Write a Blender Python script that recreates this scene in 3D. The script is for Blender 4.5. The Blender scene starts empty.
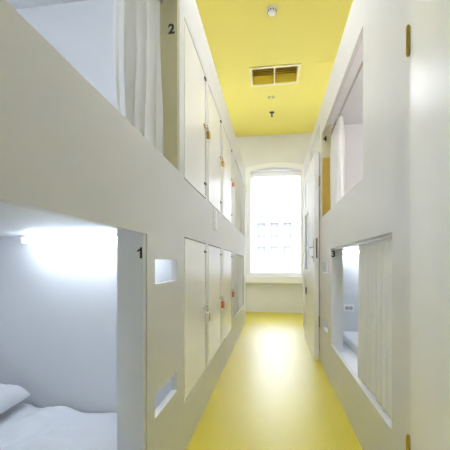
import bpy, bmesh, math, random
from mathutils import Vector, Matrix, noise
random.seed(7)
S = bpy.context.scene
C = S.collection
PI = math.pi

# ------------------------------------------------------------------ materials
def mat(name, col, rough=.5, spec=.5, metal=0, bump=0, bscale=60, var=0, vscale=3, emit=None, estr=0, coat=0, trans=0, transl=0, ior=1.5):
    m = bpy.data.materials.new(name); m.use_nodes = True
    nt = m.node_tree; b = nt.nodes['Principled BSDF']
    b.inputs['Base Color'].default_value = (*col, 1)
    b.inputs['Roughness'].default_value = rough
    b.inputs['Specular IOR Level'].default_value = spec
    b.inputs['Metallic'].default_value = metal
    b.inputs['IOR'].default_value = ior
    b.inputs['Coat Weight'].default_value = coat
    b.inputs['Coat Roughness'].default_value = .36
    b.inputs['Transmission Weight'].default_value = trans
    if emit:
        b.inputs['Emission Color'].default_value = (*emit, 1)
        b.inputs['Emission Strength'].default_value = estr
    tc = nt.nodes.new('ShaderNodeTexCoord')
    if var:
        n = nt.nodes.new('ShaderNodeTexNoise'); n.inputs['Scale'].default_value = vscale; n.inputs['Detail'].default_value = 4
        nt.links.new(tc.outputs['Object'], n.inputs['Vector'])
        r = nt.nodes.new('ShaderNodeValToRGB')
        r.color_ramp.elements[0].position = .3; r.color_ramp.elements[1].position = .7
        r.color_ramp.elements[0].color = (*[c*(1-var) for c in col], 1)
        r.color_ramp.elements[1].color = (*[min(1, c*(1+var*.5)) for c in col], 1)
        nt.links.new(n.outputs['Fac'], r.inputs['Fac'])
        nt.links.new(r.outputs['Color'], b.inputs['Base Color'])
    if bump:
        n2 = nt.nodes.new('ShaderNodeTexNoise'); n2.inputs['Scale'].default_value = bscale; n2.inputs['Detail'].default_value = 3
        nt.links.new(tc.outputs['Object'], n2.inputs['Vector'])
        bp = nt.nodes.new('ShaderNodeBump'); bp.inputs['Strength'].default_value = bump; bp.inputs['Distance'].default_value = .01
        nt.links.new(n2.outputs['Fac'], bp.inputs['Height'])
        nt.links.new(bp.outputs['Normal'], b.inputs['Normal'])
    if transl:
        t = nt.nodes.new('ShaderNodeBsdfTranslucent'); t.inputs['Color'].default_value = (*col, 1)
        mx = nt.nodes.new('ShaderNodeMixShader'); mx.inputs[0].default_value = transl
        nt.links.new(b.outputs[0], mx.inputs[1]); nt.links.new(t.outputs[0], mx.inputs[2])
        nt.links.new(mx.outputs[0], nt.nodes['Material Output'].inputs['Surface'])
    return m

M = dict(
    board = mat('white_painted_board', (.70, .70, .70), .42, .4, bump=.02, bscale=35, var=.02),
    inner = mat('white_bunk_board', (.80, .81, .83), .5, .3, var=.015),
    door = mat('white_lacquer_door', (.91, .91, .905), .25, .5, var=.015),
    plaster = mat('cream_plaster', (.79, .79, .79), .8, .2, bump=.06, bscale=25, var=.03),
    white = mat('white_gloss_paint', (.90, .90, .90), .35, .5),
    ceil = mat('yellow_ceiling_paint', (.88, .77, .17), .6, .4, var=.03, vscale=1.2),
    floor = mat('yellow_resin_floor', (.66, .565, .002), .38, .5, var=.04, vscale=1.6, bump=.012, bscale=6, coat=.0, ior=1.9),
    ceiling_tint = mat('ceiling_tinted_board', (.62, .58, .36), .5, .3, var=.03),  # yellow bounce from the ceiling, put into the colour of the upper jambs
    ochre = mat('ochre_board', (.50, .34, .05), .5, .4, var=.08, vscale=8),  # ochre colour for the lower part of one upper jamb
    curtain = mat('white_cotton', (.92, .92, .91), .85, .1, bump=.12, bscale=300, transl=.35),
    grey_curtain = mat('pale_grey_cotton', (.92, .92, .92), .85, .1, bump=.12, bscale=300, transl=.25),
    linen = mat('white_bed_linen', (.82, .83, .86), .85, .15, bump=.10, bscale=180),
    black = mat('black_vinyl', (.012, .012, .012), .5),
    dark = mat('dark_gap', (.05, .045, .035), .7),
    brass = mat('brass', (.50, .36, .09), .35, .5, 1, var=.15, vscale=60),
    steel = mat('brushed_steel', (.55, .54, .52), .32, .5, 1),
    darksteel = mat('dark_steel', (.16, .15, .14), .4, .5, 1),
    red = mat('red_plastic', (.55, .02, .025), .35),
    orange = mat('orange_plastic', (.75, .24, .08), .35),
    plastic = mat('white_plastic', (.94, .94, .94), .3),
    glass = mat('window_glass', (1, 1, 1), 0, .5, trans=1, ior=1.45),
    frosted = mat('grey_frosted_glass', (.50, .51, .50), .25, .5),
    blind = mat('white_blind_fabric', (.86, .86, .85), .8, .1, transl=.62),
    tube = mat('lit_tube', (1, 1, 1), .4, emit=(.80, .89, 1), estr=9.5),
    added_tube_up = mat('added_upper_tube', (1, 1, 1), .4, emit=(.85, .92, 1), estr=38),
    added_tube_cool = mat('added_cool_tube', (1, 1, 1), .4, emit=(.74, .84, 1), estr=7.5),
    added_tube_warm = mat('added_warm_tube', (1, 1, 1), .4, emit=(1, .86, .78), estr=46),
    added_tube_top = mat('added_batten_tube', (1, 1, 1), .4, emit=(.85, .90, 1), estr=1.2),
    added_lamp_far = mat('added_far_diffuser', (1, 1, 1), .4, emit=(.81, .84, .97), estr=4.7),
    added_lamp = mat('added_diffuser', (1, 1, 1), .4, emit=(.80, .835, .97), estr=16),
    slat = mat('yellow_vent_metal', (.95, .80, .12), .45, .4, var=.05),
    slatdark = mat('ochre_vent_slat', (.52, .40, .09), .5),
    ventframe = mat('pale_yellow_vent_frame', (.88, .80, .42), .4),
    facade = mat('pale_street_facade', (.105, .105, .105), .9, .1, var=.06),
    facadedark = mat('street_facade_window', (.10, .10, .10), .8),
    street = mat('street_paving', (.35, .35, .35), .9, var=.1),
)

# ------------------------------------------------------------------ mesh helpers
def wpos(o):
    v = Vector(o.location)
    while o.parent:
        o = o.parent; v = v + Vector(o.location)
    return v

def obj(name, bm, m, parent=None, smooth=False, bevel=0, seg=2):
    """link a world-coordinate bmesh as one mesh object, under parent if given"""
    me = bpy.data.meshes.new(name)
    bmesh.ops.recalc_face_normals(bm, faces=bm.faces[:])
    if bevel:
        bmesh.ops.bevel(bm, geom=[e for e in bm.edges if e.is_manifold and e.calc_face_angle(0) > .6], offset=bevel, segments=seg, affect='EDGES', profile=.5, clamp_overlap=True)
    o = bpy.data.objects.new(name, me); C.objects.link(o)
    if parent is not None:
        p = wpos(parent)
        bmesh.ops.translate(bm, verts=bm.verts[:], vec=-p)
        o.parent = parent
    bm.to_mesh(me); bm.free()
    me.materials.append(m)
    if smooth:
        for p in me.polygons: p.use_smooth = True
    return o

def thing(name, label, cat, loc, group=None):
    o = bpy.data.objects.new(name, None); C.objects.link(o)
    o.location = loc; o.empty_display_size = .1
    o['label'] = label; o['category'] = cat
    if group: o['group'] = group
    return o

def tag(o, label, cat, group=None):
    o['label'] = label; o['category'] = cat
    if group: o['group'] = group
    return o

def structure(o, label=None, cat=None):
    o['kind'] = 'structure'
    if label: o['label'] = label
    if cat: o['category'] = cat
    return o

def dup(root, loc, label=None, rotz=None):
    r = root.copy(); C.objects.link(r); r.location = loc
    if rotz is not None: r.rotation_euler = (0, 0, rotz)
    if label: r['label'] = label
    for ch in list(root.children):
        c = ch.copy(); C.objects.link(c); c.parent = r
        for g in list(ch.children):
            d = g.copy(); C.objects.link(d); d.parent = c
    return r

def box(bm, x0, x1, y0, y1, z0, z1):
    vs = [bm.verts.new(p) for p in ((x0,y0,z0),(x1,y0,z0),(x1,y1,z0),(x0,y1,z0),(x0,y0,z1),(x1,y0,z1),(x1,y1,z1),(x0,y1,z1))]
    for f in ((0,3,2,1),(4,5,6,7),(0,1,5,4),(1,2,6,5),(2,3,7,6),(3,0,4,7)):
        bm.faces.new([vs[i] for i in f])
    return bm

def B(*a):
    return box(bmesh.new(), *a)

def cyl(bm, p, q, r, n=16, r2=None):
    p, q = Vector(p), Vector(q); d = (q-p)
    rot = d.to_track_quat('Z', 'Y').to_matrix().to_4x4()
    bmesh.ops.create_cone(bm, cap_ends=True, segments=n, radius1=r, radius2=r if r2 is None else r2, depth=d.length, matrix=Matrix.Translation((p+q)/2) @ rot)
    return bm

def tube(bm, pts, r, n=10):
    """swept round bar along points"""
    pts = [Vector(p) for p in pts]; rings = []
    for i, p in enumerate(pts):
        t = (pts[min(i+1, len(pts)-1)] - pts[max(i-1, 0)]).normalized()
        q = t.to_track_quat('Z', 'Y')
        rings.append([bm.verts.new(p + q @ Vector((math.cos(a)*r, math.sin(a)*r, 0))) for a in [2*PI*k/n for k in range(n)]])
    for a, b in zip(rings, rings[1:]):
        for k in range(n):
            bm.faces.new((a[k], a[(k+1) % n], b[(k+1) % n], b[k]))
    bm.faces.new(rings[0][::-1]); bm.faces.new(rings[-1])
    return bm

def panel(bm, axis, f0, f1, us, vs, holes):
    """board with rectangular holes. axis 'x': thickness f0..f1 along x, u = y, v = z; axis 'y': u = x, v = z; axis 'z': u = x, v = y"""
    us = sorted(set(us + [h[0] for h in holes] + [h[1] for h in holes])); vs = sorted(set(vs + [h[2] for h in holes] + [h[3] for h in holes]))
    def P(f, u, v): return {'x': (f, u, v), 'y': (u, f, v), 'z': (u, v, f)}[axis]
    cache = {}
    def V(k, i, j):
        if (k, i, j) not in cache: cache[(k, i, j)] = bm.verts.new(P((f0, f1)[k], us[i], vs[j]))
        return cache[(k, i, j)]
    def solid(i, j):
        if not (0 <= i < len(us)-1 and 0 <= j < len(vs)-1): return False
        cu, cv = (us[i]+us[i+1])/2, (vs[j]+vs[j+1])/2
        return not any(h[0] < cu < h[1] and h[2] < cv < h[3] for h in holes)
    for i in range(len(us)-1):
        for j in range(len(vs)-1):
            if not solid(i, j): continue
            for k in (0, 1):
                bm.faces.new([V(k,i,j), V(k,i+1,j), V(k,i+1,j+1), V(k,i,j+1)])
            for (di, dj, a, b) in ((-1,0,(i,j),(i,j+1)), (1,0,(i+1,j),(i+1,j+1)), (0,-1,(i,j),(i+1,j)), (0,1,(i,j+1),(i+1,j+1))):
                if not solid(i+di, j+dj):
                    bm.faces.new([V(0,*a), V(0,*b), V(1,*b), V(1,*a)])
    return bm

def numeral(txt, size, origin, rot, parent, name='bunk_number'):
    """bold black vinyl digit, as a thin mesh"""
    cu = bpy.data.curves.new('digit', 'FONT'); cu.body = txt; cu.size = size; cu.extrude = .0006; cu.offset = size*.035
    cu.align_x = 'CENTER'; cu.align_y = 'CENTER'
    t = bpy.data.objects.new('digit', cu); C.objects.link(t)
    bpy.context.view_layer.update()
    me = bpy.data.meshes.new_from_object(t.evaluated_get(bpy.context.evaluated_depsgraph_get()))
    bpy.data.objects.remove(t)
    me.transform(Matrix.Translation(Vector(origin) - wpos(parent)) @ rot)
    me.materials.clear(); me.materials.append(M['black'])
    o = bpy.data.objects.new(name, me); C.objects.link(o); o.parent = parent
    o['label'] = 'black numeral ' + txt
    return o
FACE_CAM = Matrix.Rotation(PI/2, 4, 'X')          # text lying on a face that looks towards -Y

def polygon_digit(pts, size, origin, parent):
    bm = bmesh.new(); o = Vector(origin)
    f = [bm.verts.new((o.x+p[0]*size, o.y-.0006, o.z+p[1]*size)) for p in pts]
    b = [bm.verts.new((o.x+p[0]*size, o.y+.0006, o.z+p[1]*size)) for p in pts]
    bm.faces.new(f); bm.faces.new(b[::-1]); n = len(pts)
    for i in range(n): bm.faces.new((f[i], f[(i+1) % n], b[(i+1) % n], b[i]))
    o = obj('bunk_number', bm, M['black'], parent); o['label'] = 'black numeral 1'
ONE = [(.02, -.36), (.17, -.36), (.17, .36), (.05, .36), (.0, .27), (-.08, .20), (-.16, .17), (-.16, .05), (-.06, .09), (.02, .15)]

def curtain(name, axis_x, y0, y1, z0, z1, amp, pleats, m, seed, nz=40, flare=.0, hem=0.0, taper=0.0):
    """pleated curtain hanging along Y at x = axis_x"""
    bm = bmesh.new(); n = pleats*12; rows = []
    rnd = random.Random(seed); ph = [rnd.uniform(-.7, .7) for _ in range(pleats+2)]; am = [rnd.uniform(.6, 1.15) for _ in range(pleats+2)]
    for j in range(nz+1):
        t = j/nz; row = []
        for i in range(n+1):
            s = i/n; k = s*pleats; k0 = int(k); f = k-k0
            p = ph[k0]*(1-f)+ph[k0+1]*f; a = am[k0]*(1-f)+am[k0+1]*f
            w = math.sin(2*PI*k + p + .5*math.sin(t*2.2+seed+k*.6))
            x = axis_x + amp*(a*w*.8 + .3*math.sin(2*PI*k*2.37+seed*1.3+t*1.1)*noise.noise(Vector((s*6, t*1.5, seed+4)))*2)*(.45+.55*min(1, t*4)) + flare*t*noise.noise(Vector((s*3, t*2, seed)))
            y = y0 + (y1-y0)*s + .25*(y1-y0)/pleats*math.cos(2*PI*k+p)*(.4+.6*t) + taper*t*(s-.5)
            zb = z0 + hem*noise.noise(Vector((s*9, seed, 0)))
            row.append(bm.verts.new((x, y, z1 + (zb-z1)*t)))
        rows.append(row)
    for a, b in zip(rows, rows[1:]):
        for i in range(n): bm.faces.new((a[i], a[i+1], b[i+1], b[i]))
    o = obj(name, bm, m, smooth=True)
    sm = o.modifiers.new('thickness', 'SOLIDIFY'); sm.thickness = .0025
    return o

# ------------------------------------------------------------------ room shell
XL, XR, Y0, YE, H = -1.50, 1.60, -2.40, 6.90, 3.67
structure(obj('floor', B(XL-.1, XR+.1, Y0-.1, YE+.35, -.1, 0), M['floor']), 'glossy yellow resin floor', 'floor')
structure(obj('ceiling', B(XL-.1, XR+.1, Y0-.1, YE+.35, H+.3, H+.4), M['ceil']))
bmc = panel(bmesh.new(), 'z', H, H+.12, [XL-.1, XR+.1], [Y0-.1, YE+.35], [(-.30, .345, 4.52, 4.93)])
structure(obj('ceiling_lining', bmc, M['ceil']), 'yellow painted ceiling', 'ceiling')
structure(obj('wall_left', B(XL-.1, XL, Y0, YE, 0, H), M['plaster']))
structure(obj('wall_right', B(XR, XR+.1, Y0, YE, 0, H), M['plaster']))
# rear wall, behind the camera
structure(obj('wall_rear', B(XL, XR, Y0-.1, Y0, 0, H), M['plaster']))
# end wall with the segmental-arched window opening
WX0, WX1, WZ0, WS, WA = -.50, .60, .74, 2.905, 2.955      # opening sides, sill, springing, crown
def arch_z(x, spring=WS, crown=WA, x0=WX0, x1=WX1):
    t = (x-x0)/(x1-x0)*2-1
    return spring + (crown-spring)*(1-t*t)
def end_wall():
    bm = bmesh.new()
    N = 20; y0, y1 = YE, YE+.30
    box(bm, XL, WX0, y0, y1, 0, H); box(bm, WX1, XR, y0, y1, 0, H); box(bm, WX0, WX1, y0, y1, 0, WZ0)
    xs = [WX0+(WX1-WX0)*i/N for i in range(N+1)]
    for a, b in zip(xs, xs[1:]):
        za, zb = arch_z(a), arch_z(b)
        q = [[bm.verts.new((x, y, z)) for (x, z) in ((a, za), (b, zb), (b, H), (a, H))] for y in (y0, y1)]
        bm.faces.new(q[0]); bm.faces.new(q[1][::-1])
        bm.faces.new((q[0][0], q[0][1], q[1][1], q[1][0]))
    return bm
structure(obj('wall_end', end_wall(), M['plaster']), 'cream end wall around the arched window', 'wall')
# window_1
def arch_ring(bm, x0, x1, z0, w, y0, y1, crown, spring, N=24):
    """frame following the arched opening: outer outline and outline moved in by w"""
    def outline(d):
        pts = [(x0+d, z0+d)]
        for i in range(N+1):
            x = x0+d+(x1-x0-2*d)*i/N
            pts.append((x, arch_z(x, spring, crown, x0, x1)-d))
        pts.append((x1-d, z0+d)); return pts
    o, i_ = outline(0), outline(w)
    n = len(o)
    vs = [[bm.verts.new((x, y, z)) for (x, z) in ring] for ring in (o, i_) for y in (y0, y1)]
    for k in range(n):
        l = (k+1) % n
        bm.faces.new((vs[0][k], vs[0][l], vs[2][l], vs[2][k]))
        bm.faces.new((vs[1][k], vs[1][l], vs[3][l], vs[3][k]))
        bm.faces.new((vs[0][k], vs[0][l], vs[1][l], vs[1][k]))
        bm.faces.new((vs[2][k], vs[2][l], vs[3][l], vs[3][k]))
    return bm
win = thing('window_1', 'tall arched window at the end of the corridor', 'window', (.03, YE+.15, WZ0)); win['kind'] = 'structure'
obj('architrave', arch_ring(bmesh.new(), WX0-.06, WX1+.06, WZ0-.02, .10, YE-.03, YE+.02, WA+.135, WS+.10), M['white'], win)
obj('frame', arch_ring(bmesh.new(), WX0, WX1, WZ0+.02, .035, YE+.12, YE+.20, WA, WS), M['white'], win)
sash = obj('sash', arch_ring(bmesh.new(), WX0+.035, WX1-.035, WZ0+.055, .04, YE+.14, YE+.18, WA-.035, WS-.035), M['white'], win)
obj('glass_pane', B(WX0+.07, WX1-.07, YE+.157, YE+.162, WZ0+.09, WS-.07), M['glass'], sash)
obj('window_sill', B(WX0-.09, WX1+.09, YE-.09, YE+.13, WZ0-.13, WZ0+.012), M['white'], win, bevel=.008)

# roller blind
bl = thing('roller_blind', 'white roller blind drawn halfway down the arched end window', 'blind', (.03, YE+.06, 2.86))
obj('headbox', B(WX0+.012, WX1-.012, YE+.035, YE+.115, 2.825, 2.90), M['plastic'], bl, bevel=.006)
obj('fabric', B(WX0+.045, WX1-.045, YE+.089, YE+.091, 2.02, 2.83), M['blind'], bl)
obj('bottom_bar', B(WX0+.045, WX1-.045, YE+.080, YE+.100, 1.99, 2.022), M['plastic'], bl, bevel=.004)

# outside: a pale facade across the street
fa = thing('building', 'pale building with arched windows across the street, seen washed out', 'building', (0, 17, 0))
holes = []
for i in range(13):
    x = -3.9+i*.66
    for z, hh in ((-1.6, 1.3), (.35, 1.55), (2.35, .75)): holes.append((x-.20, x+.20, z, z+hh))
obj('facade_wall', panel(bmesh.new(), 'y', 17, 17.4, [-8, 8], [-4, 3.0, 5.0], holes), M['facade'], fa)
for h in holes:
    obj('building_window', B(h[0], h[1], 17.2, 17.25, h[2], h[3]), M['facadedark'], fa)
bm = bmesh.new()
for z in (-.35, 2.05): box(bm, -8, 8, 16.85, 17, z, z+.18)
obj('cornice', bm, M['facade'], fa)

# ------------------------------------------------------------------ left bunk unit (numbers 1 and 2) ---------------
PL, T = -.463, .028                                     # front face of left panel, board thickness
PT = 2.59                                              # top of the fitted units
U = thing('bunk_unit', 'white double bunk nearest on the left, with a pillow and duvet in its lower opening', 'bunk bed', (PL-.5, .6, 0))
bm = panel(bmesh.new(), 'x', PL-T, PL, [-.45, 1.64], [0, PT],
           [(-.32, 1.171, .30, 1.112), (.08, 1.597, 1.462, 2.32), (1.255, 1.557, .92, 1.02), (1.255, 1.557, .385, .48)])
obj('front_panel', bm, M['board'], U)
obj('end_panel', B(XL+.004, PL-T, 1.60, 1.64, 0, 2.42), M['inner'], U)
obj('end_panel', B(XL+.004, PL-T, -.45, -.41, 0, 2.42), M['inner'], U)
obj('back_panel', B(XL+.004, XL+.02, -.41, 1.60, 0, 2.42), M['inner'], U)
obj('lower_ceiling', B(XL+.02, PL-T, -.41, 1.60, 1.150, 1.19), M['inner'], U)
obj('bed_base', B(XL+.02, PL-T, -.41, 1.60, .05, .10), M['inner'], U)
obj('bed_base', B(XL+.02, PL-T, -.41, 1.60, 1.36, 1.40), M['inner'], U)
obj('bunk_roof', B(XL+.02, PL-T, -.41, 1.60, 2.375, 2.42), M['inner'], U)
obj('top_board', B(XL+.004, PL-T, -.45, 1.64, 2.56, PT), M['board'], U)
obj('curtain_rod', cyl(bmesh.new(), (PL-.085, -.41, 2.30), (PL-.085, 1.577, 2.30), .008), M['steel'], U, True)

def jamb(u, front, side, y, z0, z1, hz0, hz1, m, d=.108, t=.020):
    """board on the far side of an opening, flush into the front panel; side -1 = left units"""
    bm = bmesh.new()
    xs = sorted((front+side*.005, front+side*T)); box(bm, xs[0], xs[1], y, y+t, hz0, hz1)
    xs = sorted((front+side*T, front+side*d)); box(bm, xs[0], xs[1], y, y+t, z0, z1)
    return obj('jamb_board', bm, m, u)

def strip_light(label, x0, x1, y, z, lit='tube'):
    """slim batten light under a bunk ceiling, along X; face -1 looks towards -Y"""
    t = thing('strip_light', label, 'light', ((x0+x1)/2, y, z))
    obj('housing', B(x0, x1, y-.012, y+.012, z-.004, z+.016), M['plastic'], t, bevel=.003)
    obj('lit_tube', B(x0+.015, x1-.015, y-.014, y+.010, z-.026, z-.004), M[lit], t, bevel=.006, seg=3)
    for x in (x0, x1-.012):
        obj('end_cap', B(x, x+.012, y-.015, y+.012, z-.028, z+.0), M['plastic'], t, bevel=.002)
    return t
jamb(U, PL, -1, 1.151, .105, 1.150, .301, 1.111, M['inner'])
jamb(U, PL, -1, 1.577, 1.40, 2.375, 1.463, 2.319, M['ceiling_tint'])
polygon_digit(ONE, .056, (PL-.020, 1.1500, 1.041), U)
numeral('2', .066, (PL-.034, 1.5760, 2.16), FACE_CAM, U)
strip_light('lit white strip light above the white duvet of the lower left bunk', -1.255, -.58, 1.505, 1.1325)
strip_light('lit white strip light added at the near end of the lower left bunk, out of view', -1.33, -.62, -.385, .95, 'added_tube_cool')  # unseen, added to lift the ambient light in the lower bunk
strip_light('lit white strip light added behind the curtain of the lower left bunk beyond the lockers', -1.33, -.62, 5.50, 1.1325)  # unseen, added so the lower curtain glows from behind
strip_light('lit white strip light added behind the curtain of the upper left bunk beyond the lockers', -1.33, -.62, 5.50, 2.35)  # unseen, added to light the upper curtain from inside
strip_light('lit white strip light added at the near end of the upper left bunk, out of view', -1.33, -.60, -.385, 2.10, 'added_tube_up')  # unseen, added to brighten the upper bunk interior

# bed of bunk 1
t = obj('mattress', B(XL+.03, PL-T-.08, -.38, 1.585, .102, .215), M['linen'], bevel=.03, seg=3)
tag(t, 'white mattress lying in bunk 1', 'mattress')
def duvet():
    bm = bmesh.new(); nx, ny = 70, 110; top = []; 
    x0, x1, y0, y1 = XL+.035, PL-.128, -.34, 1.57
    for i in range(nx+1):
        row = []
        for j in range(ny+1):
            u, v = i/nx, j/ny; x, y = x0+(x1-x0)*u, y0+(y1-y0)*v
            e = min(u, 1-u, v*1.0, 1-v)
            z = .222 + .045*min(1, e*12)**.5
            p = Vector((x*2.2, y*2.0, 3.1))
            z += .020*noise.noise(p) + .022*abs(noise.noise(Vector((x*7-y*4, y*6+x*3, 4.2)))) + .045*abs(noise.noise(Vector((x*5+y*3, y*3-x*2, 1.7)))) 
            # creases running from the front edge
            z += .026*math.sin(13*(y+.6*x)+3*noise.noise(Vector((x*3, y*3, 9))))*max(0, u-.35)
            z = max(z, .219)
            row.append((x + .012*noise.noise(Vector((y*4, 0, 5)))*u, y, z))
        top.append(row)
    V1 = [[bm.verts.new(p) for p in r] for r in top]
    V0 = [[bm.verts.new((p[0], p[1], .2165)) for p in r] for r in top]
    for i in range(nx):
        for j in range(ny):
            bm.faces.new((V1[i][j], V1[i+1][j], V1[i+1][j+1], V1[i][j+1]))
            bm.faces.new((V0[i][j], V0[i][j+1], V0[i+1][j+1], V0[i+1][j]))
    for i in range(nx):
        bm.faces.new((V1[i][0], V0[i][0], V0[i+1][0], V1[i+1][0])); bm.faces.new((V1[i][ny], V1[i+1][ny], V0[i+1][ny], V0[i][ny]))
    for j in range(ny):
        bm.faces.new((V1[0][j], V1[0][j+1], V0[0][j+1], V0[0][j])); bm.faces.new((V1[nx][j], V0[nx][j], V0[nx][j+1], V1[nx][j+1]))
    return bm
tag(obj('duvet', duvet(), M['linen'], smooth=True), 'rumpled white duvet spread over the bed of bunk 1', 'duvet')
def pillow(cx, cy, cz, lx, ly, h):
    bm = bmesh.new(); n = 28; lay = []
    for s in (1, -1):
        g = []
        for i in range(n+1):
            r = []
            for j in range(n+1):
                u, v = i/n*2-1, j/n*2-1
                k = (max(0, 1-u**4)*max(0, 1-v**4))**.55
                px, py = u*(1-.08*v*v), v*(1-.08*u*u)
                z = s*h/2*k*(1 if s > 0 else .35) + (.008*noise.noise(Vector((u*3, v*3, cx)))*k if s > 0 else 0)
                r.append((cx+px*lx/2, cy+py*ly/2, cz+z))
            g.append(r)
        lay.append([[bm.verts.new(p) for p in r] for r in g])
    for q, s in zip(lay, (1, -1)):
        for i in range(n):
            for j in range(n):
                bm.faces.new((q[i][j], q[i+1][j], q[i+1][j+1], q[i][j+1]))
    bmesh.ops.remove_doubles(bm, verts=bm.verts[:], dist=.0005)
    return bm
tag(obj('pillow', pillow(-1.335, 1.30, .34, .27, .46, .15), M['linen'], smooth=True), 'plump white pillow at the left edge of the bed in bunk 1', 'pillow')

c = curtain('curtain', PL-.085, 1.08, 1.545, 1.405, 2.285, .030, 4, M['curtain'], 3, flare=.03)
tag(c, 'white curtain bunched beside the numeral 2 of the upper left bunk', 'curtain')

# ------------------------------------------------------------------ locker bank ---------------
L = thing('locker_bank', 'white built-in bank of six lockers in two rows', 'locker', (PL-.3, 2.7, 0))
DY = [(1.69, 2.245), (2.35, 2.93), (3.045, 3.70)]
LZ, UZ = (.262, 1.144), (1.45, 2.305)
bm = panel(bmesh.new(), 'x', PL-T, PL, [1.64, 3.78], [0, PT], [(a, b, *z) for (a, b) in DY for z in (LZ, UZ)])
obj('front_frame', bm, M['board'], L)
bm = bmesh.new()
box(bm, XL+.004, PL-T, 1.645, 1.665, 0, 2.57); box(bm, XL+.004, PL-T, 3.755, 3.775, 0, 2.57)
box(bm, XL+.004, XL+.02, 1.665, 3.755, 0, 2.57); box(bm, XL+.02, PL-T, 1.665, 3.755, 2.55, 2.57)
obj('carcass', bm, M['dark'], L)
obj('top_board', B(XL+.02, PL-T, 1.64, 3.78, 2.571, PT), M['board'], L)
bm = bmesh.new()
for (a, b) in DY:
    for z in (LZ, UZ):
        # dark backing that shows through the gap round each door
        box(bm, PL-T-.012, PL-T-.001, a-.01, b+.01, z[0]-.01, z[1]+.01)
obj('rebate', bm, M['dark'], L)
GAP = .006
for (a, b) in DY:
    for zi, z in enumerate((LZ, UZ)):
        d = obj('locker_door', B(PL-.026, PL-.001, a+GAP+.010, b-GAP, z[0]+GAP+.002, z[1]-GAP), M['door'], L, bevel=.002)
        cz = [z[1]-.06] if zi == 0 else [z[0]+.10, z[1]-.035]
        for k in cz:
            obj('catch', B(PL-.001, PL+.010, b-.045, b-.004, k-.006, k+.006), M['darksteel'], d, bevel=.002)
        hz = .70 if zi == 0 else 1.945
        bm = B(PL-.001, PL+.004, b-.055, b-.002, hz-.007, hz+.007)
        tube(bm, [(PL+.003, b-.016, hz-.008), (PL+.020, b-.016, hz-.008), (PL+.020, b-.016, hz+.008), (PL+.003, b-.016, hz+.008)], .003, 8)
        obj('hasp', bm, M['steel'] if zi == 0 else M['brass'], d)

def padlock(label, y, z, bodymat, facemat, tilt, w=.036, h=.042):
    x = PL+.020
    t = thing('padlock', label, 'padlock', (x, y, z), 'padlocks on the lockers')
    top = z-.030
    b = obj('body', B(x-.011, x+.011, y-w/2, y+w/2, top-h, top), bodymat, t, bevel=.004)
    obj('face_plate', B(x+.010, x+.0125, y-w*.2, y+w*.46, top-h*.92, top-h*.08), facemat, t, bevel=.001)
    obj('shackle', tube(bmesh.new(), [(x, y-.011, top-.004), (x, y-.011, top+.016)] + [(x, y+.011*math.cos(a), top+.016+.011*math.sin(a)) for a in [PI-PI*k/8 for k in range(1, 8)]] + [(x, y+.011, top+.016), (x, y+.011, top-.004)], .003), M['steel'], t, True)
    t.rotation_euler = (tilt, 0, 0)
    return t
PY = [d[1]-.016 for d in DY]
padlock('brass padlock hanging tilted on the upper locker beside bunk 2', PY[0], 1.945, M['brass'], M['brass'], .35, .045, .05)
padlock('brass and orange padlock on the middle upper locker door', PY[1], 1.945, M['brass'], M['orange'], -.1)
padlock('orange padlock on the upper locker door farthest from the camera', PY[2], 1.945, M['orange'], M['orange'], .05)
padlock('white padlock with a red face on the lower locker nearest bunk 1', PY[0], .70, M['plastic'], M['red'], 0, .055, .066)
padlock('orange padlock with a red face on the middle lower locker door', PY[1], .70, M['orange'], M['red'], 0, .05, .06)
padlock('orange padlock on the lower locker door farthest from the camera', PY[2], .72, M['orange'], M['brass'], 0, .05, .06)

# ------------------------------------------------------------------ far left bunk unit ---------------
F = thing('bunk_unit', 'narrow-looking white double bunk on the left beyond the lockers, by the window', 'bunk bed', (PL-.5, 4.7, 0))
bm = panel(bmesh.new(), 'x', PL-T, PL, [3.78, 5.60], [0, PT], [(3.93, 5.32, .34, 1.13), (4.05, 5.50, 1.46, 2.32)])
obj('front_panel', bm, M['board'], F)
obj('end_panel', B(XL+.004, PL-T, 5.56, 5.60, 0, PT), M['inner'], F)
obj('end_panel', B(XL+.004, PL-T, 3.78, 3.80, 0, PT), M['inner'], F)
obj('back_panel', B(XL+.004, XL+.02, 3.80, 5.56, 0, 2.42), M['inner'], F)
obj('lower_ceiling', B(XL+.02, PL-T, 3.80, 5.56, 1.150, 1.19), M['inner'], F)
obj('bed_base', B(XL+.02, PL-T, 3.80, 5.56, .20, .25), M['inner'], F)
obj('bed_base', B(XL+.02, PL-T, 3.80, 5.56, 1.36, 1.40), M['inner'], F)
obj('bunk_roof', B(XL+.02, PL-T, 3.80, 5.56, 2.375, 2.42), M['inner'], F)
obj('top_board', B(XL+.004, PL-T, 3.80, 5.56, 2.56, PT), M['board'], F)
jamb(F, PL, -1, 5.30, .25, 1.150, .341, 1.129, M['inner'])
jamb(F, PL, -1, 5.48, 1.40, 2.375, 1.461, 2.319, M['inner'])
numeral('5', .07, (PL-.040, 5.2990, 1.06), FACE_CAM, F)
numeral('6', .07, (PL-.040, 5.4790, 2.23), FACE_CAM, F)
c = curtain('curtain', PL-.016, 4.00, 5.18, .352, 1.112, .009, 12, M['curtain'], 21, hem=.01)
tag(c, 'white curtain drawn across the lower left bunk beyond the lockers', 'curtain')
c = curtain('curtain', PL-.016, 4.12, 5.36, 1.475, 2.305, .009, 12, M['curtain'], 23, hem=.01)
tag(c, 'white curtain drawn across the upper left bunk beyond the lockers', 'curtain')


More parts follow.
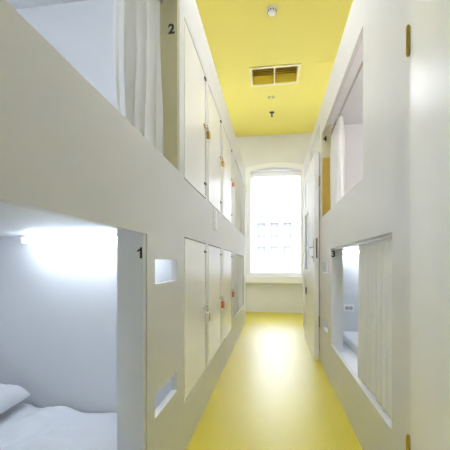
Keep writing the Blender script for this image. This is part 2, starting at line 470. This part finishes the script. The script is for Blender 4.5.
# light switch on the left panel
sw = thing('light_switch', 'tall white four-gang light switch between the upper and lower lockers', 'light switch', (PL, 2.62, 1.33))
obj('plate', B(PL+.0005, PL+.008, 2.555, 2.665, 1.27, 1.435), M['plastic'], sw, bevel=.003)
for k in range(4):
    obj('rocker', B(PL+.008, PL+.013, 2.575, 2.645, 1.278+k*.039, 1.310+k*.039), M['white'], sw, bevel=.002)

# ------------------------------------------------------------------ right bunk unit (numbers 3 and 4) ---------------
PR = .479
R = thing('bunk_unit', 'white double bunk on the right with a pale grey curtain in its lower opening', 'bunk bed', (PR+.5, 2.3, 0))
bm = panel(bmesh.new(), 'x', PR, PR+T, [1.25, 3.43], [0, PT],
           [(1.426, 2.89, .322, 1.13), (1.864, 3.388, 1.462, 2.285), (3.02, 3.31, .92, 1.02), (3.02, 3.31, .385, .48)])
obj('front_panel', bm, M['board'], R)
obj('end_panel', B(PR+T, XR-.004, 3.39, 3.43, 0, 2.42), M['inner'], R)
obj('end_panel', B(PR+T, XR-.004, 1.25, 1.29, 0, 2.42), M['inner'], R)
obj('back_panel', B(XR-.02, XR-.004, 1.29, 3.39, 0, 2.42), M['inner'], R)
obj('lower_ceiling', B(PR+T, XR-.02, 1.29, 3.39, 1.150, 1.19), M['inner'], R)
obj('bed_base', B(PR+T+.02, XR-.02, 1.29, 3.39, .22, .262), M['inner'], R)
obj('bed_base', B(PR+T, XR-.02, 1.29, 3.39, 1.36, 1.40), M['inner'], R)
obj('bunk_roof', B(PR+T, XR-.02, 1.29, 3.39, 2.375, 2.42), M['inner'], R)
obj('top_board', B(PR+T, XR-.004, 1.25, 3.43, 2.56, PT), M['board'], R)
jamb(R, PR, 1, 2.87, .265, 1.150, .323, 1.129, M['inner'], d=.10)
jamb(R, PR, 1, 3.37, 2.05, 2.375, 2.05, 2.284, M['ceiling_tint'], d=.10, t=.018)
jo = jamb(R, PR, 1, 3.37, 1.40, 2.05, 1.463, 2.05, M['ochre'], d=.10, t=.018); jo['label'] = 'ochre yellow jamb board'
numeral('3', .07, (PR+.022, 2.8690, 1.082), FACE_CAM, R)
numeral('4', .07, (PR+.030, 3.3690, 2.235), FACE_CAM, R)
obj('curtain_rod', cyl(bmesh.new(), (.56, 1.292, 2.27), (.56, 3.371, 2.27), .008), M['steel'], R, True)
obj('curtain_track', B(.495, .517, 1.43, 2.866, 1.118, 1.1295), M['steel'], R)

strip_light('lit white strip light above the grey curtain of the lower right bunk', .62, 1.35, 3.315, 1.1325)
strip_light('lit white strip light added at the near end of the upper right bunk, out of view', .75, 1.45, 1.312, 2.10, 'added_tube_warm')  # unseen warm light, added to brighten the upper right bunk
t = obj('mattress', B(.66, XR-.03, 1.32, 3.37, .264, .345), M['linen'], bevel=.025, seg=3)
tag(t, 'white mattress in bunk 3, partly hidden behind the grey curtain', 'mattress')
ps = thing('power_socket', 'white power socket on the end wall inside bunk 3', 'socket', (.735, 3.39, .565))
obj('plate', B(.69, .785, 3.380, 3.3895, .535, .60), M['plastic'], ps, bevel=.003)
bm = cyl(bmesh.new(), (.72, 3.3795, .567), (.72, 3.3815, .567), .019, 20); cyl(bm, (.757, 3.3795, .567), (.757, 3.3815, .567), .019, 20)
obj('outlet', bm, M['steel'], ps)
c = curtain('curtain', .506, 1.455, 2.04, .333, 1.112, .009, 7, M['grey_curtain'], 5, hem=.02)
tag(c, 'pale grey curtain drawn across the near half of bunk 3', 'curtain')
c = curtain('curtain', .565, 2.86, 3.30, 1.405, 2.255, .040, 5, M['curtain'], 11)
tag(c, 'white curtain bunched beside the numeral 4 of the upper right bunk', 'curtain')

# ------------------------------------------------------------------ tall cupboard with brass hinges, nearest on the right ---------------
def brass_hinge(parent, x, y, z0, z1):
    bm = bmesh.new(); n = 3; h = (z1-z0)/n
    for k in range(n): cyl(bm, (x, y, z0+k*h+.0008), (x, y, z0+(k+1)*h-.0008), .0072, 14)
    cyl(bm, (x, y, z0-.006), (x, y, z0), .005, 12); cyl(bm, (x, y, z1), (x, y, z1+.006), .005, 12)
    obj('hinge', bm, M['brass'], parent, False)
Kb = thing('tall_cupboard', 'tall white cupboard with two brass hinges, nearest the camera on the right', 'cupboard', (PR+.5, .75, 0))
obj('front_frame', panel(bmesh.new(), 'x', PR, PR+T, [.25, 1.25], [0, PT], [(.33, 1.243, .08, 2.45)]), M['board'], Kb)
bm = bmesh.new(); box(bm, PR+T, XR-.004, .25, .27, 0, PT); box(bm, PR+T, XR-.004, 1.225, 1.245, 0, PT); box(bm, PR+T, XR-.004, .27, 1.225, PT-.03, PT); box(bm, XR-.02, XR-.004, .27, 1.225, 0, PT-.03)
obj('carcass', bm, M['inner'], Kb)
cd = obj('cupboard_door', B(PR-.003, PR+.032, .336, 1.239, .085, 2.445), M['door'], Kb, bevel=.002)
brass_hinge(cd, PR-.008, 1.243, 1.738, 1.834); brass_hinge(cd, PR-.008, 1.243, .300, .392)

# far right run: cupboard behind the open door, then a plain panel
K2 = thing('tall_cupboard', 'tall white cupboard with brass hinges behind the open door', 'cupboard', (PR+.5, 3.9, 0))
obj('front_frame', panel(bmesh.new(), 'x', PR, PR+T, [3.43, 4.50], [0, PT], [(3.50, 4.40, .08, 2.45)]), M['board'], K2)
bm = bmesh.new(); box(bm, PR+T, XR-.004, 3.435, 3.455, 0, PT); box(bm, PR+T, XR-.004, 4.475, 4.495, 0, PT); box(bm, PR+T, XR-.004, 3.455, 4.475, PT-.03, PT)
obj('carcass', bm, M['inner'], K2)
cd = obj('cupboard_door', B(PR+.003, PR+.032, 3.507, 4.393, .085, 2.445), M['door'], K2, bevel=.002)
brass_hinge(cd, PR-.009, 3.488, 1.80, 1.90); brass_hinge(cd, PR-.009, 3.488, .36, .46)
wc = thing('wall_corridor', 'white partition at the far right end of the corridor', 'wall', (PR, 5, 0)); wc['kind'] = 'structure'
obj('panel', panel(bmesh.new(), 'x', PR, PR+T, [4.50, 5.42], [0, PT], []), M['board'], wc)
obj('return_panel', B(PR+T, XR-.004, 5.38, 5.42, 0, PT), M['board'], wc)
obj('top_panel', B(PR+T, XR-.004, 4.50, 5.38, PT-.03, PT), M['board'], wc)

# open door leaf folded back against the right side, lock edge to the camera
D = thing('door_1', 'white panelled door standing open along the right side, lock edge showing', 'door', (.44, 3.9, 0)); D['kind'] = 'structure'
dx0, dx1, dy0, dy1, dz1 = .426, .472, 3.53, 4.62, 2.16
PANE = (4.08, 4.54, .93, 1.64)
bm = panel(bmesh.new(), 'x', dx0+.006, dx1-.006, [dy0, dy1], [.006, dz1], [PANE])
for (x0, x1) in ((dx0, dx0+.006), (dx1-.006, dx1)):
    panel(bm, 'x', x0, x1, [dy0, dy1], [.006, dz1], [(4.08, 4.54, .16, .80), PANE, (4.08, 4.54, 1.76, dz1-.12)])
obj('leaf', bm, M['white'], D)
obj('pane', B(dx0+.016, dx1-.016, PANE[0], PANE[1], PANE[2], PANE[3]), M['frosted'], D)['label'] = 'grey frosted pane'
obj('lock_plate', B(.441, .457, dy0-.002, dy0+.001, 1.06, 1.27), M['darksteel'], D)
for s, x in ((-1, dx0),):
    bm = B(min(x, x+s*.006), max(x, x+s*.006), dy0+.03, dy0+.065, 1.02, 1.27)
    pl = obj('handle_plate', bm, M['steel'], D, bevel=.002)
    bm = tube(bmesh.new(), [(x+s*.004, dy0+.048, 1.175), (x+s*.020, dy0+.048, 1.175)] if s > 0 else [(x+s*.004, dy0+.048, 1.175), (x+s*.040, dy0+.048, 1.175), (x+s*.048, dy0+.056, 1.175), (x+s*.050, dy0+.15, 1.175)], .008)
    obj('handle', bm, M['steel'], pl, True)
    if s < 0: obj('key_knob', cyl(bmesh.new(), (x, dy0+.048, 1.075), (x-.024, dy0+.048, 1.075), .012), M['steel'], pl, True)
obj('door_bolt', B(dx0-.010, dx0, 4.34, 4.41, .62, .70), M['darksteel'], D, bevel=.003)

# ------------------------------------------------------------------ ceiling fittings ---------------
V = thing('ceiling_vent', 'yellow two-bay ceiling vent with ochre slats', 'vent', (.02, 4.72, H))
obj('frame', panel(bmesh.new(), 'z', H-.012, H-.001, [-.325, .37], [4.485, 4.965], [(-.29, .335, 4.525, 4.925)]), M['ventframe'], V)
obj('divider', B(.012, .030, 4.525, 4.925, H-.012, H+.02), M['ventframe'], V)
bm = bmesh.new()
box(bm, -.296, .341, 4.914, 4.928, H, H+.16); box(bm, -.296, .341, 4.522, 4.530, H, H+.16)
box(bm, -.296, -.290, 4.530, 4.914, H, H+.16); box(bm, .335, .341, 4.530, 4.914, H, H+.16)
obj('duct', bm, M['slat'], V)
obj('back_plate', B(-.296, .341, 4.522, 4.928, H+.16, H+.165), M['slatdark'], V)
for k in range(8):
    y = 4.545+k*.047
    bm = bmesh.new()
    vs = [bm.verts.new(p) for p in ((-.289, y, H+.10), (.334, y, H+.10), (.334, y+.030, H+.128), (-.289, y+.030, H+.128), (-.289, y, H+.104), (.334, y, H+.104), (.334, y+.030, H+.132), (-.289, y+.030, H+.132))]
    for f in ((0,3,2,1),(4,5,6,7),(0,1,5,4),(1,2,6,5),(2,3,7,6),(3,0,4,7)): bm.faces.new([vs[i] for i in f])
    obj('slat', bm, M['slatdark'], V)

sd = thing('smoke_detector', 'round white smoke detector on the yellow ceiling', 'smoke detector', (-.01, 3.49, H))
obj('base', cyl(bmesh.new(), (-.01, 3.49, H-.018), (-.01, 3.49, H-.0005), .062, 32), M['plastic'], sd, True)
obj('chamber', cyl(bmesh.new(), (-.01, 3.49, H-.048), (-.01, 3.49, H-.018), .040, 32, .052), M['plastic'], sd, True)
bm = bmesh.new()
for k in range(10):
    a = 2*PI*k/10; cx, cy = -.01+.046*math.cos(a), 3.49+.046*math.sin(a)
    box(bm, cx-.006, cx+.006, cy-.006, cy+.006, H-.036, H-.026)
obj('vent_slots', bm, M['dark'], sd)
sp = thing('sprinkler', 'small dark sprinkler head hanging from the yellow ceiling', 'sprinkler', (-.02, 5.87, H))
obj('rose', cyl(bmesh.new(), (-.02, 5.87, H-.008), (-.02, 5.87, H-.0005), .042, 24), M['darksteel'], sp, True)
obj('stem', cyl(bmesh.new(), (-.02, 5.87, H-.065), (-.02, 5.87, H-.008), .011, 12), M['darksteel'], sp, True)
obj('deflector', cyl(bmesh.new(), (-.02, 5.87, H-.072), (-.02, 5.87, H-.065), .022, 20), M['darksteel'], sp, True)
cb = thing('ceiling_plate', 'small flat plate with two dark studs on the ceiling beyond the vent', 'ceiling plate', (-.03, 5.32, H))
obj('plate', B(-.085, .025, 5.295, 5.345, H-.010, H-.0005), M['ventframe'], cb, bevel=.003)
for x in (-.062, .002):
    obj('stud', cyl(bmesh.new(), (x, 5.32, H-.018), (x, 5.32, H-.010), .012, 16), M['darksteel'], cb, True)
structure(obj('trim_1', B(.60, 1.2, 4.50, 4.507, H-.005, H-.0005), M['slat']), 'thin dark seam strip on the ceiling', 'trim')

# unseen ceiling luminaire above the camera, added to brighten the corridor
cl = thing('added_ceiling_light', 'long white added ceiling light above the camera, out of view', 'light', (0, 1.7, H))
obj('housing', B(-.16, .16, 1.1, 2.3, H-.05, H-.0005), M['plastic'], cl, bevel=.01)
obj('diffuser', B(-.145, .145, 1.115, 2.285, H-.062, H-.05), M['added_lamp'], cl, bevel=.004)

for x, side in ((-1.15, 'left'), (1.2, 'right')):  # hidden ceiling lights added to brighten the end wall
    t = thing('added_ceiling_light', 'long white added ceiling light over the %s units near the window, out of view' % side, 'light', (x, 5.3, H))
    obj('housing', B(x-.16, x+.16, 4.7, 5.9, H-.05, H-.0005), M['plastic'], t, bevel=.01)
    obj('diffuser', B(x-.145, x+.145, 4.715, 5.885, H-.062, H-.05), M['added_lamp_far'], t, bevel=.004)

# unseen fluorescent battens added on top of the fitted units to wash the ceiling
def batten(label, x, y, n):
    t = thing('added_batten_light', label, 'light', (x, y, 2.6), 'added batten lights on top of the units')
    obj('housing', B(x-.03, x+.03, y-.6, y+.6, PT+.001, PT+.035), M['plastic'], t, bevel=.004)
    obj('lit_tube', cyl(bmesh.new(), (x, y-.58, PT+.055), (x, y+.58, PT+.055), .014, 12), M['added_tube_top'], t, True)
    for k in (-1, 1): obj('end_cap', B(x-.018, x+.018, y+k*.59-.012, y+k*.59+.012, PT+.035, PT+.075), M['plastic'], t)
for x, side in ((-.60, 'left'), (.62, 'right')):
    for y in (2.4, 4.6):
        batten('added batten light lying on top of the %s units, %s the window' % (side, 'nearer' if y > 4 else 'farther from'), x, y, 0)
# ------------------------------------------------------------------ light
w = bpy.data.worlds.new('sky'); S.world = w; w.use_nodes = True
bg = w.node_tree.nodes['Background']; bg.inputs[0].default_value = (.79, .85, 1.0, 1); bg.inputs[1].default_value = 8.2
def portal(loc, rot, sx, sy):
    l = bpy.data.lights.new('window_portal', 'AREA'); l.shape = 'RECTANGLE'; l.size = sx; l.size_y = sy; l.cycles.is_portal = True
    o = bpy.data.objects.new('window_portal', l); C.objects.link(o); o.location = loc; o.rotation_euler = rot; o['kind'] = 'helper'
portal((.03, YE+.32, 1.9), (-PI/2, 0, 0), 1.1, 2.4)      # faces into the room (-Y)

# ------------------------------------------------------------------ camera
cam = bpy.data.cameras.new('camera'); co = bpy.data.objects.new('camera', cam); C.objects.link(co)
cam.sensor_width = 36; cam.lens = 36*330/450; cam.shift_y = 39/450; cam.clip_start = .02
co.location = (0, 0, 1.0); co.rotation_euler = (PI/2, 0, math.atan(48/330))
S.camera = co
S.view_settings.view_transform = 'Standard'; S.view_settings.look = 'None'
S.view_settings.exposure = 1.35; S.view_settings.gamma = 1
S.cycles.max_bounces = 12; S.cycles.diffuse_bounces = 8; S.cycles.transmission_bounces = 8
S.cycles.use_denoising = True
